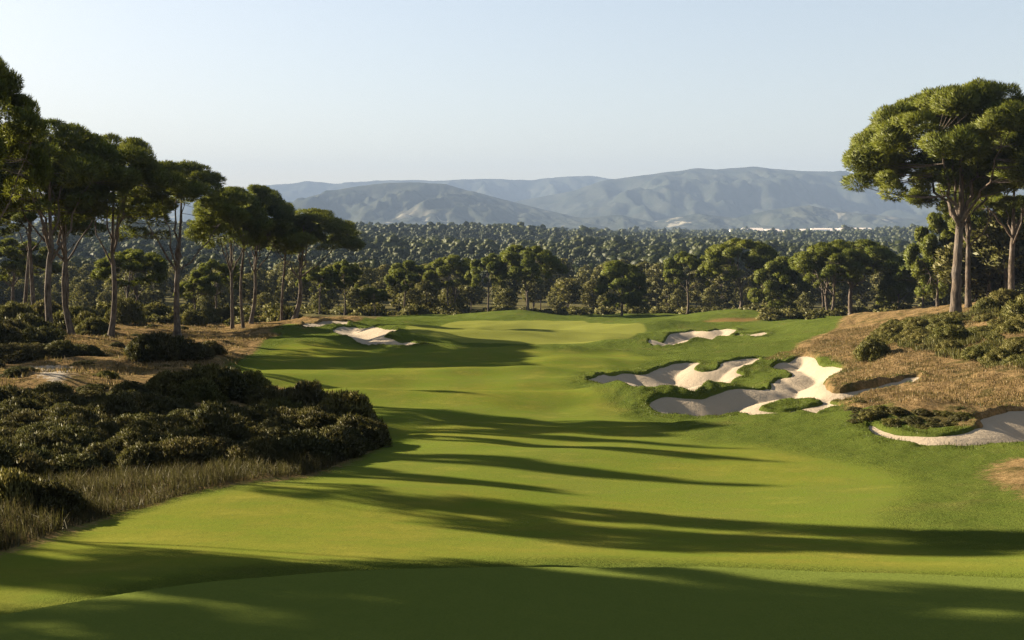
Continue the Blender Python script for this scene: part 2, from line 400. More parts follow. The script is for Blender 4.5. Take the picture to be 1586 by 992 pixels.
SLAB = dict(main_back='pale sand bunker with grass tongues, the upper of the two right of the fairway', main_front='largest pale sand bunker with a grass island, below the upper one',
            right_edge='pale sand bunker under a grassy bank, cut by the right edge', green_right='sand bunker to the right of the putting green', pot='smallest pot bunker of sand, right of the greenside bunker',
            green_left='pale sand bunker left of the putting green', back_left='thin strip of sand behind the bunker left of the green')
for k, poly in BW.items():
    lo, hi = poly.min(0) - 0.6, poly.max(0) + 0.6
    st = 0.11 if lo[1] < 50 else 0.2
    gx = np.arange(lo[0], hi[0], st); gy = np.arange(lo[1], hi[1], st)
    X, Y = np.meshgrid(gx, gy, indexing='ij'); x, y = X.ravel(), Y.ravel()
    d = bunker_sdf(k, x, y); z = sand_z(k, x, y, d)
    ii = np.arange(len(x)).reshape(X.shape)
    q = np.stack([ii[:-1, :-1], ii[1:, :-1], ii[1:, 1:], ii[:-1, 1:]], -1).reshape(-1, 4)
    q = q[(d[q] > -0.12).any(1)]
    used, inv = np.unique(q, return_inverse=True)
    o = put('sand_bunker', make_mesh('sand_bunker', np.stack([x, y, z], -1)[used], inv.reshape(-1, 4)), SAND)
    tag(o, SLAB[k], 'bunker', 'sand bunkers of the golf hole', kind='structure')

# ------------------------------------------------------------------ plants
def leaf_material(name, c1, c2, c3, trans=0.28, mottle=0.0):
    m = NT(name)
    t = m.attr('tint'); r = m.n('ShaderNodeObjectInfo').outputs['Random']
    col = m.mix(t, c1, c2)
    col = m.mix(m.math('MULTIPLY', r, 0.55), col, c3)
    bn = {}
    if mottle:                                                     # far crowns: leaf masses finer than their meshes
        nz = m.noise(mottle, 4, 0.7)
        col = m.mix(m.range(nz, 0.38, 0.62, 0, 0.7), col, m.mul(col, 0.7)); bn = {'Normal': m.bump(nz, 0.8, 0.6)}
    d = m.n('ShaderNodeBsdfDiffuse', {'Color': col, **bn}); tr = m.n('ShaderNodeBsdfTranslucent', {'Color': m.mix(0.5, col, (0.10, 0.10, 0.012))})
    g = m.n('ShaderNodeBsdfGlossy', {'Color': (0.5, 0.5, 0.45), 'Roughness': 0.5})
    a = m.n('ShaderNodeMixShader', {0: trans, 1: d.outputs[0], 2: tr.outputs[0]})
    b = m.n('ShaderNodeMixShader', {0: 0.025, 1: a.outputs[0], 2: g.outputs[0]})
    m.t.links.new(b.outputs[0], m.out.inputs['Surface']); return m.m
def bark_material(name, c1, c2):
    m = NT(name)
    co = m.n('ShaderNodeTexCoord').outputs['Object']
    v = m.n('ShaderNodeVectorMath', operation='MULTIPLY'); m.set(v.inputs[0], co); v.inputs[1].default_value = (6, 6, 1.3)
    n = m.noise(1.0, 5, 0.65, v.outputs[0]); n2 = m.noise(0.6, 3, 0.6, co)
    col = m.mix(m.range(n, 0.35, 0.65), c1, c2); col = m.mix(m.range(n2, 0.4, 0.7, 0, 0.5), col, (0.16, 0.14, 0.12))
    return m.surf(col, 0.95, m.bump(n, 0.9, 0.12), 0.1)
BARK = bark_material('pine_bark', (0.034, 0.026, 0.019), (0.115, 0.088, 0.064))
BARKD = bark_material('grey_bark', (0.0279, 0.0224, 0.0177), (0.0790, 0.0651, 0.0512))
NEEDLE = leaf_material('pine_needles', (0.0444, 0.0695, 0.0091), (0.1371, 0.1501, 0.0180), (0.1110, 0.1199, 0.0141), 0.42)
NEEDLEW = leaf_material('wood_foliage', (0.0440, 0.0493, 0.0137), (0.1100, 0.1030, 0.0315), (0.1155, 0.1008, 0.0294))
FARW = leaf_material('far_wood_foliage', (0.0141, 0.0202, 0.0049), (0.0397, 0.0450, 0.0115), (0.0384, 0.0426, 0.0109), 0.15, 0.85)
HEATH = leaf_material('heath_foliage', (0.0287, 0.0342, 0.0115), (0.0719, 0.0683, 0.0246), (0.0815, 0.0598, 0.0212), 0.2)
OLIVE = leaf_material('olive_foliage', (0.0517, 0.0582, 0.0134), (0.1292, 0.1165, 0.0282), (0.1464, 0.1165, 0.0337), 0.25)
DRYG = leaf_material('dry_grass_blades', (0.1170, 0.0743, 0.0297), (0.2574, 0.1760, 0.0792), (0.1755, 0.1210, 0.0495), 0.35)
STRAW = leaf_material('straw_blades', (0.0360, 0.0336, 0.0145), (0.1080, 0.0875, 0.0462), (0.0648, 0.0560, 0.0264), 0.3)
GREENG = leaf_material('rough_grass_blades', (0.0405, 0.0607, 0.0095), (0.0878, 0.1013, 0.0162), (0.0675, 0.0810, 0.0135), 0.3)

def tube(P, R, sides=7):
    P = np.asarray(P, float); n = len(P); R = np.asarray(R, float)
    T = norm(np.gradient(P, axis=0))
    ref = np.where(np.abs(T[:, 2:3]) > 0.9, np.array([[1.0, 0, 0]]), np.array([[0, 0, 1.0]]))
    if np.abs(T[:, 2]).mean() > 0.6: ref = np.tile([[1.0, 0.05, 0]], (n, 1))
    else: ref = np.tile([[0.03, 0.02, 1.0]], (n, 1))
    A = norm(np.cross(T, ref)); B = np.cross(T, A)
    th = np.arange(sides) / sides * 2 * PI
    V = P[:, None] + R[:, None, None] * (A[:, None] * np.cos(th)[None, :, None] + B[:, None] * np.sin(th)[None, :, None])
    i = np.arange(n * sides).reshape(n, sides)
    q = np.stack([i[:-1], i[1:], np.roll(i, -1, 1)[1:], np.roll(i, -1, 1)[:-1]], -1).reshape(-1, 4)
    return V.reshape(-1, 3), q
class Tubes:
    def __init__(s): s.V = []; s.Q = []; s.n = 0
    def add(s, P, R, sides=7):
        v, q = tube(P, R, sides); s.V.append(v); s.Q.append(q + s.n); s.n += len(v)
    def mesh(s, name): return make_mesh(name, np.concatenate(s.V), np.concatenate(s.Q))

def bez(a, b, c, n):
    t = np.linspace(0, 1, n)[:, None]
    return (1 - t) ** 2 * np.asarray(a) + 2 * t * (1 - t) * np.asarray(b) + t ** 2 * np.asarray(c)

def tufts(r, C, RP, count, leaf, wid, flat=0.78, up=0.45, shell=0.66, G=None):
    """kite shaped needle tufts over puffs of foliage: centres C, radii RP"""
    k = np.repeat(np.arange(len(C)), count); N = len(k)
    n = norm(r.normal(size=(N, 3)) + np.array([0, 0, 0.30]))
    lump = 1 + 0.16 * np.sin(n[:, 0] * 5 + k) * np.cos(n[:, 1] * 5 + 2 * k)
    rad = RP[k] * lump * (shell + (1 - shell) * r.random(N) ** 0.6)
    p = C[k] + n * rad[:, None] * np.array([1, 1, flat])
    a = norm(n * 0.9 + r.normal(size=(N, 3)) * 0.45 + np.array([0, 0, up]))
    w = norm(np.cross(a, r.normal(size=(N, 3))))
    L = leaf * r.uniform(0.65, 1.35, N)[:, None]; W = L * wid * r.uniform(0.7, 1.4, N)[:, None]
    V = np.stack([p - a * L * 0.35, p + w * W, p + a * L * 0.65, p - w * W], 1).reshape(-1, 3)
    nn = norm(n * (0.8 if G is None else 0.6) + (0 if G is None else G[k] * 0.5) + a * 0.35 + r.normal(size=(N, 3)) * 0.22)
    tint = np.clip(r.random(len(C))[k] * 0.6 + r.random(N) * 0.5 - 0.05, 0, 1)
    return V, np.arange(4 * N).reshape(-1, 4), np.repeat(nn, 4, 0), np.repeat(tint, 4)

def pine(seed, H, R, CH, fork, nl, npuff, ntuft, leaf, wid=0.28, r0=None, lean=(0, 0), under=0.3, puff=(0.15, 0.25), limb_lo=0.0, twins=False, sides=9, ragged=0.09, fat=0.0, per=7, lobe=(0.26, 0.36)):
    r = np.random.default_rng(seed)
    r0 = r0 or H * 0.017
    zc = H - CH; top = np.array([lean[0], lean[1], 0.0])
    p1, p2 = r.uniform(0, 6.28, 2)
    C = []; RP = []
    G = []
    nlobe = max(7, round(npuff / per))
    for i in range(nlobe):
        z = ((i + 0.5) / nlobe) ** 0.95; rr = max(0, 1 - z ** 2.5) ** 0.5; az = 2.39996 * i + r.uniform(-0.35, 0.35)
        Rp = R * (1 + ragged * math.sin(2 * az + p1) + 0.6 * ragged * math.sin(3 * az + p2)) * r.uniform(0.84, 1.06)
        rl = R * r.uniform(*lobe)
        c = np.array([(Rp - rl) * rr * math.cos(az), (Rp - rl) * rr * math.sin(az), zc + (CH - 0.9 * rl) * z * r.uniform(0.9, 1.04) + 0.15 * rl])
        out = norm(np.array([rr * math.cos(az), rr * math.sin(az), 0.35 + z]))
        for _ in range(per):
            d = norm(r.normal(size=3) * 0.75 + out * 0.75 + np.array([0, 0, 0.15])); rp = R * r.uniform(*puff)
            C.append(c + d * rl * 0.74 * np.array([1, 1, 0.72])); RP.append(rp); G.append(norm(d + out * 0.5))
    for i in range(int(npuff * under)):
        az = r.uniform(0, 6.28); q = r.uniform(0.35, 0.88); rp = R * r.uniform(puff[0] * 0.7, puff[1] * 0.85)
        C.append([R * q * math.cos(az), R * q * math.sin(az), zc + CH * r.uniform(-0.16 - fat, 0.12)]); RP.append(rp); G.append(norm(np.array([math.cos(az), math.sin(az), 0.1])))
    C = np.array(C) + top; RP = np.array(RP); G = np.array(G)
    # trunk and limbs
    tb = Tubes(); nodes = []
    def trunk(base, fk, ra):
        mid = (np.asarray(base) + fk) / 2 + np.array([r.uniform(-0.03, 0.03) * H, r.uniform(-0.03, 0.03) * H, 0])
        P = bez(base, mid, fk, 14); P[1:-1, :2] += r.normal(size=(12, 2)) * ra * 0.05
        t = np.linspace(0, 1, 14); rad = ra * (1 - 0.32 * t + 0.45 * np.exp(-t * 16)); P[0, 2] -= 0.5
        tb.add(P, rad, sides)
    forks = []
    if twins:
        s = R * 0.10
        for sg in (-1, 1):
            fk = np.array([sg * s * 1.4 + lean[0] * 0.6, lean[1] * 0.6, fork * r.uniform(0.92, 1.08)]); trunk([sg * s * 0.35, 0, 0], fk, r0 * 0.72); forks.append((fk, r0 * 0.5))
    else:
        fk = np.array([lean[0] * 0.55, lean[1] * 0.55, fork]); trunk([0, 0, 0], fk, r0); forks.append((fk, r0 * 0.66))
    for fk, rf in forks:
        for i in range(nl):
            az = 2 * PI * (i + r.uniform(-0.25, 0.25)) / nl + p1; q = r.uniform(0.55, 0.8) if i % 3 else r.uniform(0.1, 0.35)
            zz = zc + CH * (0.75 * math.sqrt(1 - q * q)) * r.uniform(0.55, 0.95)
            e = np.array([R * q * math.cos(az), R * q * math.sin(az), zz]) + top
            s0 = fk - np.array([0, 0, limb_lo * fork * r.random()])
            c = s0 * 0.55 + e * 0.45 + np.array([0, 0, -0.10 * CH if q > 0.4 else 0.1 * CH])
            P = bez(s0, c, e, 10); P[2:-1] += r.normal(size=(7, 3)) * R * 0.018
            rl = rf * r.uniform(0.5, 0.75)
            tb.add(P, rl * np.linspace(1, 0.22, 10), max(5, sides - 3)); nodes += [(p, rl * (1 - 0.078 * j)) for j, p in enumerate(P) if j >= 3]
        # continuation of the stem
        e = np.array([top[0] + r.uniform(-0.1, 0.1) * R, top[1], zc + CH * 0.7]); P = bez(fk, (fk + e) / 2 + r.normal(size=3) * 0.04 * R, e, 8)
        tb.add(P, rf * np.linspace(0.9, 0.25, 8), max(5, sides - 2)); nodes += [(p, rf * 0.6) for p in P[2:]]
    NP = np.array([p for p, _ in nodes])
    for c, rp in zip(C, RP):
        dd = np.linalg.norm(NP - c, axis=1) + 0.6 * np.maximum(0, NP[:, 2] - c[2]); j = int(np.argmin(dd)); s0 = NP[j]
        e = c - np.array([0, 0, rp * 0.2]); cc = (s0 + e) / 2 + np.array([0, 0, -0.12 * np.linalg.norm(e - s0)])
        tb.add(bez(s0, cc, e, 5), min(nodes[j][1] * 0.6, r0 * 0.22) * np.linspace(1, 0.3, 5), 5)
    tm = tb.mesh('trunk')
    cnt = np.maximum(20, (ntuft * (RP / RP.mean()) ** 2)).astype(int)
    V, Q, N, T = tufts(r, C, RP, cnt, leaf, wid, G=G)
    return tm, make_mesh('crown', V, Q, {'tint': T}, N), H, R

def wood_tree(seed, H, R, low, npuff, ntuft, leaf):
    """rounded tree of the wood: crown of clumps from low*H up"""
    r = np.random.default_rng(seed); C = []; RP = []
    for i in range(npuff):
        z = (i + 0.5) / npuff; az = 2.39996 * i + r.uniform(-0.5, 0.5)
        prof = math.sin(PI * (0.12 + 0.80 * z)) ** 0.7; rp = R * r.uniform(0.24, 0.38)
        q = max(0, R * prof * r.uniform(0.8, 1.1) - rp)
        C.append([q * math.cos(az), q * math.sin(az), H * (low + (1 - low) * z) - rp * 0.6]); RP.append(rp)
    C = np.array(C); RP = np.array(RP); tb = Tubes()
    tb.add(np.array([[0, 0, -0.6], [0.05, 0.02, H * 0.3], [0, 0.1, H * 0.6], [0, 0, H * 0.85]]), np.array([1.2, 0.9, 0.6, 0.2]) * H * 0.015, 6)
    for c in C[::2]:
        tb.add(bez([0, 0, c[2] * 0.55], [c[0] * 0.4, c[1] * 0.4, c[2] * 0.7], c, 4), H * 0.006 * np.linspace(1, 0.4, 4), 4)
    V, Q, N, T = tufts(r, C, RP, np.maximum(10, ntuft * (RP / RP.mean()) ** 2).astype(int), leaf, 0.24)
    return tb.mesh('trunk'), make_mesh('crown', V, Q, {'tint': T}, N), H, R

def shrub_mesh(seed, R, H, npuff, ntuft, leaf, wid=0.3, up=0.5):
    r = np.random.default_rng(seed); C = []; RP = []
    for i in range(npuff):
        z = (i + 0.5) / npuff; az = 2.39996 * i + r.uniform(-0.4, 0.4); rp = R * r.uniform(0.15, 0.32)
        q = max(0, (R - rp)) * math.sqrt(1 - z * z) * r.uniform(0.75, 1.12)
        C.append([q * math.cos(az), q * math.sin(az), max(rp * 0.35, (H - rp * 0.8) * z * r.uniform(0.8, 1.1))]); RP.append(rp)
    C = np.array(C); RP = np.array(RP)
    V, Q, N, T = tufts(r, C, RP, np.maximum(20, ntuft * (RP / RP.mean()) ** 2).astype(int), leaf, wid, 0.95, up, 0.55)
    tb = Tubes()
    for c in C[:: max(1, npuff // 9)]:
        tb.add(bez([c[0] * 0.1, c[1] * 0.1, -0.15], [c[0] * 0.6, c[1] * 0.6, c[2] * 0.4], c, 4), R * 0.02 * np.linspace(1, 0.4, 4), 4)
    sv = np.concatenate(tb.V); sq = np.concatenate(tb.Q)
    nrm = np.concatenate([N, norm(sv * np.array([1, 1, 0.2]) + 1e-3)])
    return make_mesh('shrub', np.concatenate([V, sv]), [Q, sq + len(V)], {'tint': np.concatenate([T, np.zeros(len(sv))])}, nrm)

def tree_copy(proto, name, x, Y, z, sxy, sz, rot, label, cat, group, mats):
    tm, cm, _, _ = proto
    e = empty(name); e.location = (x, Y, z); e.scale = (sxy, sxy, sz); e.rotation_euler = (0, 0, rot)
    put('trunk', tm, mats[0], e); put('crown', cm, mats[1], e)
    return tag(e, label, cat, group)
def set_tree(proto, px, Y, pytop, wpx, rot, label, group=None, name='pine_tree', mats=None, base_py=None, cat='pine tree'):
    x = (px - CX) * Y / F; z = float(ground_z(x, Y)[0])
    H = ZC - (pytop - HY) * Y / F - z
    return tree_copy(proto, name, x, Y, z, wpx * Y / F / 2 / proto[3], H / proto[2], rot, label, cat, group, mats or (BARK, NEEDLE))
def Yof(px, py): return hit(px, py)[1]

# prototypes
HERO = pine(101, 19.0, 8.8, 7.6, 7.8, 6, 156, 1500, 0.32, 0.085, r0=0.37, lean=(0.6, 0), under=0.10, puff=(0.10, 0.15), limb_lo=0.10, sides=12, ragged=0.08, per=6, lobe=(0.19, 0.27))
PA = pine(11, 18.0, 5.6, 7.0, 6.6, 5, 98, 600, 0.32, 0.085, r0=0.25, under=0.10, puff=(0.12, 0.18), limb_lo=0.10, lobe=(0.24, 0.34))
PB = pine(12, 18.0, 5.6, 6.4, 7.2, 5, 91, 600, 0.32, 0.085, r0=0.24, lean=(0.5, 0.2), under=0.12, puff=(0.12, 0.19), limb_lo=0.12, ragged=0.2)
PC = pine(13, 16.0, 5.2, 5.6, 6.2, 5, 84, 600, 0.32, 0.085, r0=0.23, lean=(0.9, 0), under=0.12, puff=(0.12, 0.19), limb_lo=0.1)
PT = pine(17, 18.0, 4.4, 5.0, 9.4, 4, 56, 620, 0.32, 0.085, r0=0.155, lean=(-0.6, 0.2), under=0.15, puff=(0.13, 0.2))
MA = pine(21, 10.5, 5.2, 4.4, 3.8, 5, 105, 420, 0.34, 0.12, r0=0.25, under=0.10, puff=(0.10, 0.15), limb_lo=0.1, ragged=0.04, per=5, lobe=(0.19, 0.26))
MB = pine(22, 10.0, 4.4, 4.2, 3.7, 5, 77, 420, 0.34, 0.12, r0=0.22, under=0.12, puff=(0.11, 0.16), ragged=0.08, per=5, lobe=(0.2, 0.28))
MC = pine(23, 10.0, 4.6, 4.2, 3.1, 4, 84, 420, 0.34, 0.12, r0=0.24, under=0.12, twins=True, puff=(0.11, 0.16), ragged=0.07, per=5, lobe=(0.2, 0.27))
MD = pine(24, 9.0, 4.0, 6.2, 2.2, 5, 91, 400, 0.34, 0.12, r0=0.2, under=0.2, puff=(0.13, 0.2), fat=0.08, ragged=0.12)
ME = pine(25, 8.0, 3.2, 3.3, 3.4, 5, 49, 420, 0.34, 0.12, r0=0.15, under=0.2, puff=(0.13, 0.2))

LG, MG, RG = 'tall pines on the left heath', 'umbrella pines standing behind the green', 'pines on the right hillside'
LEFT = [
    (PA, -30, 50, 86, 160, 0.4, 'tallest pine, its crown reaching in from the left edge above all the others'),
    (PB, 82, Yof(82, 529), 184, 215, 2.0, 'broad dark pine with a thick straight trunk under the crown end from the left edge'),
    (PT, 54, Yof(54, 496), 235, 150, 1.0, 'slim straight pine showing just left of the thick trunked broad pine'),
    (PT, 37, 108, 300, 140, 4.0, 'thin leaning pine nearest the left edge, sunlit under its crown'),
    (PC, 112, Yof(112, 521), 222, 170, 3.1, 'pale grey trunked pine beside the thick trunked broad pine, with a limb forking right'),
    (PT, 100, 105, 300, 120, 5.5, 'thin leaning stem with a small crown between the broad pine and the grey trunked one'),
    (PB, 171, Yof(171, 526), 204, 165, 5.2, 'straight trunked pine with a tall rounded crown above the sandy heath'),
    (PA, 275, Yof(279, 522), 248, 180, 1.2, 'pine with the spreading flat crown, standing alone nearest the fairway bank'),
    (PB, 360, 108, 288, 105, 4.1, 'left stem of the pine trio beside the bank, leaning left'),
    (PT, 377, 110, 286, 110, 2.2, 'middle stem of the pine trio beside the bank, the straightest'),
    (PC, 388, 112, 293, 110, 0.2, 'right stem of the pine trio beside the bank, leaning right'),
    (PT, 436, 116, 330, 100, 3.4, 'slender pine leaning left, next to the last pine of the left row'),
    (PC, 455, 115, 325, 150, 0.0, 'last pine of the left row, its crown spreading right over the bunker'),
]
for p, px, Y, top, w, rot, lab in LEFT: set_tree(p, px, Y, top, w * 1.28, rot, lab, LG)
for p, px, Y, top, w, rot, lab in [(MA, 302, 135, 432, 66, 1.0, 'small round sunlit pine seen between the trunks of the left pines'),
                                   (MB, 334, 138, 404, 84, 2.0, 'pale sunlit pine behind the trio of stems on the left'),
                                   (MB, 20, 128, 372, 130, 0.3, 'sunlit yellowish pine behind the trunks at the left edge'),
                                   (MC, 205, 130, 388, 120, 0.9, 'sunlit pine seen behind the straight trunk above the sandy heath')]:
    set_tree(p, px, Y, top, w, rot, lab, 'pines behind the left row')
MID = [
    (MB, 495, 150, 414, 62, 0.5, 'small thin pine first in the row behind the bunker left of the green'),
    (MB, 534, 152, 404, 56, 2.5, 'narrow dark pine second in the row behind the bunker left of the green'),
    (ME, 580, 150, 446, 46, 0.8, 'smallest pointed sunlit pine in the row behind the green'),
    (ME, 628, 162, 404, 62, 3.5, 'olive crowned pine left of the twin stemmed one behind the green'),
    (MC, 699, 160, 397, 84, 0.3, 'twin stemmed umbrella pine left of the middle of the green'),
    (MB, 757, 150, 395, 64, 4.4, 'single stemmed umbrella pine between the twin stemmed one and the broad one'),
    (MA, 816, 150, 381, 106, 1.7, 'broadest umbrella pine behind the middle of the green'),
    (MD, 963, 146, 404, 84, 5.0, 'round bushy pine with foliage hanging low, right of the green'),
    (MB, 1065, 152, 392, 80, 1.1, 'domed umbrella pine above the bunker right of the green'),
    (MA, 1148, 148, 371, 126, 0.6, 'tall broad umbrella pine behind the dry topped knoll'),
    (MD, 1206, 140, 398, 76, 2.7, 'low bright green bushy pine right of the dry topped knoll'),
    (MC, 1285, 126, 378, 118, 2.0, 'big umbrella pine with a pale trunk, left of the pair near the dry slope'),
    (MA, 1318, 130, 372, 140, 4.2, 'widest umbrella pine with a curved pale trunk, right of the pair near the dry slope'),
    (ME, 1273, 155, 400, 60, 0.0, 'slim trunk of a pine behind the big pair near the dry slope'),
    (MD, 1392, 128, 414, 66, 1.4, 'small light green pine below the right hillside'),
    (MB, 1430, 120, 396, 72, 3.3, 'small forked pine beside the hillside shrubs'),
]
for p, px, Y, top, w, rot, lab in MID: set_tree(p, px, Y, top, w * 1.1, rot, lab, MG)
RIGHT = [
    (HERO, 1480, Yof(1480, 489), 134, 375, 0.0, 'giant umbrella pine on the right hillside, the largest tree'),
    (PA, 1500, Yof(1498, 484) + 3, 205, 200, 2.2, 'second thick trunk close behind the giant umbrella pine'),
    (PB, 1568, 86, 225, 240, 0.5, 'dark pine with a short crown at the right edge'),
    (MD, 1452, 104, 330, 84, 0.0, 'bright green bushy pine behind the trunk of the giant umbrella pine'),
    (MB, 1530, 100, 290, 150, 1.0, 'pine in shade behind the two thick trunks on the right'),
    (PC, 1630, 74, 170, 260, 4.0, 'pine whose crown end reaches in at the right edge'),
]
for p, px, Y, top, w, rot, lab in RIGHT: set_tree(p, px, Y, top, w, rot, lab, RG)
# pines standing left of the view whose shadows cross the tee and the fairway
for i, (x, Y, H, R) in enumerate([(-24.4, 31.7, 16.0, 2.2), (-26.5, 44.1, 16.0, 0.60), (-29.7, 47.7, 17.0, 0.50), (-30.9, 54.1, 17.0, 0.70), (-36.9, 62.0, 17.0, 0.60), (-45.1, 75.7, 18.0, 0.70), (-21.7, 23.7, 17.0, 1.5), (-26.0, 25.2, 16.0, 1.2), (-31.6, 43.0, 17.0, 0.8), (-33.5, 40.4, 16.0, 1.2), (-21.4, 21.0, 18.0, 1.9), (-28.8, 25.2, 17.0, 1.6), (-37.3, 29.4, 16.0, 1.7), (-20.9, 17.4, 18.0, 3.0), (-30.3, 22.2, 17.0, 3.2), (-40.1, 26.1, 16.0, 3.2), (-23.9, 12.7, 17.0, 3.5), (-34.4, 17.5, 16.0, 3.5), (-26.0, 7.6, 16.0, 3.5), (-37.5, 33.5, 14.0, 1.8), (-36.2, 47.1, 14.0, 3.4), (-30.4, 49.7, 12.0, 3.0), (-50.5, 68.4, 17.0, 2.6), (-48.7, 74.2, 17.0, 2.8), (-48.0, 80.0, 17.0, 2.6)]):
    z = float(ground_z(x, Y)[0]); pr = (PA, PB, PC)[i % 3]
    tree_copy(pr, 'pine_tree', x, Y, z, R / pr[3], H / pr[2], i * 1.3, 'tall pine left of the view whose shadow falls across the grass', 'pine tree', 'pines shading the tee from the left', (BARK, NEEDLE))

# ------------------------------------------------------------------ the wood behind the green
WT = [wood_tree(200 + i, 9.0, r, lo, n, 190, 0.46) for i, (r, lo, n) in enumerate([(3.4, 0.22, 26), (3.9, 0.3, 28), (2.8, 0.12, 24), (4.2, 0.38, 26), (2.2, 0.1, 20), (3.2, 0.45, 20)])]
cand = []
r = np.random.default_rng(77)
for _ in range(6000):
    Y = math.sqrt(r.uniform(167 ** 2, 276 ** 2)); x = r.uniform(-0.63, 0.60) * Y
    if all((x - a) ** 2 + (Y - b) ** 2 > (5.4 if Y < 200 else 7.4) ** 2 for a, b in cand): cand.append((x, Y))
    if len(cand) >= 298: break
for i, (x, Y) in enumerate(cand):
    p = WT[int(r.integers(0, 6))]; H = r.uniform(5.0, 9.5) * (0.72 if Y < 185 else 1.0); s = H / 9.0
    z = float(ground_z(x, Y)[0])
    tree_copy(p, 'wood_tree', x, Y, z, s * r.uniform(0.95, 1.35), s, r.uniform(0, 6.28), 'olive green tree in the dense wood behind the row of umbrella pines', 'tree', 'trees of the wood behind the green', (BARKD, NEEDLEW))
for i in range(22):
    px = r.uniform(1440, 1720); Y = r.uniform(96, 150); x = (px - CX) * Y / F; p = WT[i % 6]; s_ = r.uniform(0.6, 1.15)
    tree_copy(p, 'wood_tree', x, Y, float(ground_z(x, Y)[0]), s_ * 1.1, s_, i * 1.9, 'dark bushy tree behind the crest of the right hillside', 'tree', 'trees behind the right hillside', (BARKD, NEEDLEW))
# the far wood, a mass of thousands of crowns
def far_wood():
    r = np.random.default_rng(91); VV = []; QQ = []; NN = []; TT = []; off = 0
    def domes(C, R, ns, nr_, leaves, tone):
        nonlocal off
        M = len(C); th = np.linspace(0, 2 * PI, ns, endpoint=False); ph = np.linspace(-0.25, 0.94 * PI / 2, nr_)
        d = np.stack([np.cos(ph)[:, None] * np.cos(th), np.cos(ph)[:, None] * np.sin(th), np.sin(ph)[:, None] * np.ones(ns)], -1).reshape(-1, 3)
        q1, q2 = r.uniform(0, 40, (2, M, 1))
        lump = 1 + 0.55 * fbm(d[None, :, 0] * 1.7 + q1 + d[None, :, 2], d[None, :, 1] * 1.7 + q2, 71, 2) + 0.07 * r.normal(size=(M, len(d)))
        V = C[:, None] + d[None] * (R[:, None] * lump)[..., None] * np.array([1, 1, 0.9])
        ii = np.arange(ns * nr_).reshape(nr_, ns)
        q = np.stack([ii[:-1], np.roll(ii, -1, 1)[:-1], np.roll(ii, -1, 1)[1:], ii[1:]], -1).reshape(-1, 4)
        q = np.concatenate([q] + [np.array([[ii[-1][0], ii[-1][k], ii[-1][k + 1], ii[-1][min(k + 2, ns - 1)]]]) for k in range(1, ns - 2, 2)])
        g = np.broadcast_to(d[None], V.shape).copy(); n = norm(g + r.normal(size=V.shape) * 0.16)
        t = np.clip(tone + 0.10 * r.normal(size=(M, 1)) + r.normal(size=(M, len(d))) * 0.08, 0, 1)
        VV.append(V.reshape(-1, 3)); QQ.append((q[None] + off + (np.arange(M) * len(d))[:, None, None]).reshape(-1, 4)); NN.append(n.reshape(-1, 3)); TT.append(t.ravel()); off += M * len(d)
        if leaves:
            k = np.repeat(np.arange(M), leaves); N = len(k); n = norm(r.normal(size=(N, 3)) + np.array([0, 0, 0.4])); p = C[k] + n * (R[k] * r.uniform(0.9, 1.12, N))[:, None] * np.array([1, 1, 0.9])
            a = norm(n + r.normal(size=(N, 3)) * 0.6); w = norm(np.cross(a, r.normal(size=(N, 3)))); L = (R[k] * 0.15 * r.uniform(0.6, 1.3, N))[:, None]
            V = np.stack([p - a * L, p + w * L * 0.6, p + a * L, p - w * L * 0.6], 1).reshape(-1, 3)
            VV.append(V); QQ.append(np.arange(4 * N).reshape(-1, 4) + off); NN.append(np.repeat(n, 4, 0)); TT.append(np.repeat(t[k, 0], 4)); off += 4 * N
    def fill(y0, y1, area, R, ns, nr_, leaves, sub):
        n = int(0.74 * (y1 * y1 - y0 * y0) / area)
        Y = np.sqrt(r.uniform(y0 * y0, y1 * y1, n)); x = r.uniform(-0.74, 0.74, n) * Y
        px = CX + F * x / Y
        clr = (px > 950) & (px < 1115) & (Y > 610) & (Y < 720)
        m = ~(clr | (fbm(x / 45, Y / 45, 5, 2) > 0.48)); x, Y = x[m], Y[m]
        big = np.exp(1.5 * fbm(x / 55, Y / 55, 15, 3)); stand = fbm(x / 90, Y / 70, 19, 2)
        z = ground_z(x, Y); Rr = R * np.clip(r.lognormal(-0.2, 0.40, len(x)), 0.35, 1.5) * np.clip(big, 0.6, 1.2)
        Hh = (R * r.uniform(0.35, 1.25, len(x)) + 0.35 * Rr) * np.clip(1 + 0.9 * stand, 0.5, 1.5)
        tone = np.clip(0.40 + 1.3 * stand + 0.20 * r.normal(size=len(x)), 0, 1)[:, None]
        C0 = np.stack([x, Y, z + Hh], -1)
        domes(C0 - np.array([0, 0, 0.25]) * Rr[:, None], Rr * 0.78, ns, nr_, 0, tone)
        for _ in range(sub):
            dd = norm(r.normal(size=C0.shape) + np.array([0, -0.2, 0.55])); rs = Rr * r.uniform(0.30, 0.50, len(x))
            domes(C0 + dd * (Rr * 0.68)[:, None] * np.array([1, 1, 0.8]), rs, max(6, ns - 4), max(3, nr_ - 2), leaves, tone)
    fill(272, 420, 22, 3.2, 10, 5, 30, 8); fill(420, 760, 27, 3.4, 9, 5, 14, 5); fill(760, 1250, 46, 4.0, 8, 4, 7, 3); fill(1250, 2100, 120, 5.4, 7, 4, 5, 2)
    Q = np.concatenate(QQ); print('far wood quads', len(Q))
    return make_mesh('far_wood', np.concatenate(VV), Q, {'tint': np.concatenate(TT)}, np.concatenate(NN))
tag(put('far_wood', far_wood(), FARW), 'far off hazy mass of woodland covering the low hills', 'woodland', kind='stuff')

